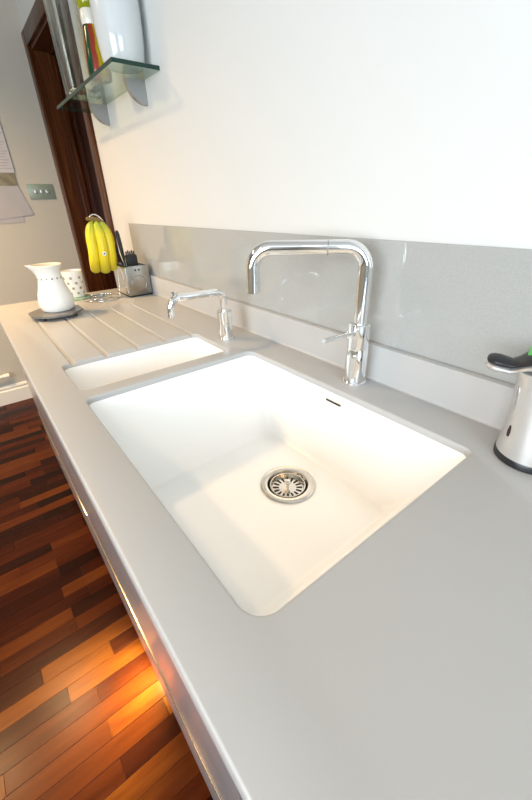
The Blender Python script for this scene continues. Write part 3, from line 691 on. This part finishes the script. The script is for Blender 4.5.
# striped ornament
og = thing('glass_ornament', 'striped red, yellow and green glass ornament with a lime top', 'ornament', (-0.870, -0.098, vz))
obj('body', lathe([(0.030, 0.0), (0.036, 0.003), (0.039, 0.02), (0.038, 0.06), (0.034, 0.10), (0.029, 0.135), (0.027, 0.150), (0.020, 0.160)], 40), 'stripes', og, smooth=60)
obj('collar', lathe([(0.0265, 0.138), (0.0295, 0.148), (0.0305, 0.162), (0.0295, 0.178), (0.024, 0.186)], 32), 'whiteglass', og, smooth=60)
obj('lime_top', lathe([(0.024, 0.178), (0.031, 0.186), (0.034, 0.204), (0.032, 0.226), (0.024, 0.244), (0.011, 0.252), (0.001, 0.253)], 32), 'limeglass', og, smooth=60)
# clear square vase
cv = thing('clear_vase', 'tall square clear glass vase near the end of the glass shelf', 'vase', (-1.145, -0.085, vz))
lps = []
for (hw, z) in ((0.050, 0.0), (0.054, 0.003), (0.056, 0.010), (0.062, 0.34), (0.062, 0.342), (0.0575, 0.342), (0.0510, 0.026), (0.047, 0.022)):
    lps.append([(p[0], p[1], z) for p in rrect(-hw, hw, -hw, hw, 0.008, 5, 3)])
obj('body', loops_to_mesh(bmesh.new(), lps, True, True), 'glass', cv, smooth=40)

# ------------------------------------------------------------------ on the end wall
sw_ = thing('light_switch', 'sage green metal plate with three switches on the end wall', 'light switch', (XE+0.0005, -0.136, 0.463))
obj('plate', B(0, 0.006, -0.076, 0.076, -0.043, 0.043, bev=0.002), 'switch', sw_)
for k in (-1, 0, 1):
    rk = B(0, 0.006, -0.009, 0.009, -0.011, 0.011, bev=0.0015); obj('rocker', rk, 'rocker', sw_, loc=(0.0055, 0.034*k, 0.0))
def sheet(name, label, cat, pts, x, th, m, lines=0):
    cy = sum(p[0] for p in pts)/len(pts); cz = sum(p[1] for p in pts)/len(pts)
    o = tag(obj(name, prism([(p[0]-cy, p[1]-cz) for p in pts], 'x', 0.0, th), m, loc=(x, cy, cz), smooth=0), label, cat, 'papers on the end wall')
    return o, cy, cz
x0_ = XE+0.0006
o, cy, cz = sheet('letter', 'printed letter pinned highest on the end wall', 'paper', [(-0.470, 0.565), (-0.256, 0.565), (-0.256, 0.83), (-0.470, 0.83)], x0_+0.008, 0.0008, 'paper')
for k in range(16):
    z = 0.812-0.015*k
    obj('text_line', B(0.0008, 0.0011, -0.45-cy, -0.264-0.012*(k % 3)-cy, z-cz-0.0022, z-cz+0.0022), 'ink', o, smooth=0)
o, cy, cz = sheet('photo_print', 'dark brown photo print showing between the pinned papers', 'photo', [(-0.46, 0.495), (-0.262, 0.495), (-0.262, 0.60), (-0.46, 0.60)], x0_+0.006, 0.0008, 'photo')
sheet('paper_sheet', 'grey tilted paper sheet hanging below the photo print', 'paper', [(-0.46, 0.305), (-0.218, 0.332), (-0.262, 0.500), (-0.46, 0.488)], x0_+0.003, 0.0025, 'paper2')
sheet('paper_sheet', 'grey paper sheet behind the tilted one, lowest on the end wall', 'paper', [(-0.48, 0.285), (-0.283, 0.288), (-0.286, 0.45), (-0.48, 0.45)], x0_, 0.0025, 'paper2')
pp = thing('heating_pipe', 'white pipe with an end cap along the end wall above the skirting', 'pipe', (XE, -0.686, -0.685))
obj('pipe', tube([(0.035, -0.006, 0), (0.035, -1.2, 0)], 0.012, 18), 'pipe', pp)
obj('end_cap', tube([(0.035, 0.006, 0), (0.035, -0.030, 0)], 0.0165, 20), 'pipe', pp)
for yy in (-0.25, -0.9):
    obj('clip', B(0.0005, 0.036, yy-0.008, yy+0.008, -0.017, 0.017, bev=0.003), 'pipe', pp)

# small lamps let into the plinth, washing the floor
for plx, lab, e in ((0.10, 'small round plinth lamp under the wide sink unit', 42.0), (-0.88, 'small round plinth lamp under the far base unit', 0.5)):
    t = thing('plinth_lamp', lab, 'lamp', (plx, yf+0.0548, -0.80), group='plinth lamps')
    dsc = bmesh.new(); disc_decal(dsc, (0, -0.003, 0), (0, -1, 0), 0.026, 0.0028, 24); obj('rim', dsc, 'chrome', t)
    dsc = bmesh.new(); disc_decal(dsc, (0, -0.0066, 0), (0, -1, 0), 0.018, 0.0008, 24); obj('lens', dsc, 'lampglow', t)
    l = bpy.data.lights.new('plinth_beam', 'SPOT'); l.energy = e; l.color = (1.0, 0.92, 0.24); l.spot_size = math.radians(150); l.spot_blend = 1.0; l.shadow_soft_size = 0.018
    o = bpy.data.objects.new('plinth_beam', l); o.location = (plx, yf+0.040, -0.80+W); o.rotation_euler = (math.radians(35), 0, PI); C.objects.link(o)
    o.rotation_euler = Vector((0, -0.93, -0.36)).to_track_quat('-Z', 'Y').to_euler()

# ceiling downlights
for i, (lx, ly, e) in enumerate(LAMPS):
    t = thing('downlight', ['recessed ceiling downlight nearest the door and shelf', 'recessed ceiling downlight beside the end wall, away from the door', 'recessed ceiling downlight in the middle of the room', 'recessed ceiling downlight between the two windows'][i], 'downlight', (lx, ly, ZC-0.012), group='ceiling downlights')
    obj('rim', lathe([(0.045, 0.0115), (0.045, 0.004), (0.042, 0.0), (0.032, 0.0), (0.030, 0.004), (0.030, 0.010)], 32, cap0=False, cap1=False), 'chrome', t)
    obj('lamp', lathe([(0.029, 0.006), (0.025, 0.004), (0.001, 0.003)], 24), 'lampglow', t)

# lift everything so that the floor lies at height zero
for o in list(C.objects):
    if o.parent is None and o.type in {'MESH', 'EMPTY'}: o.location.z += W
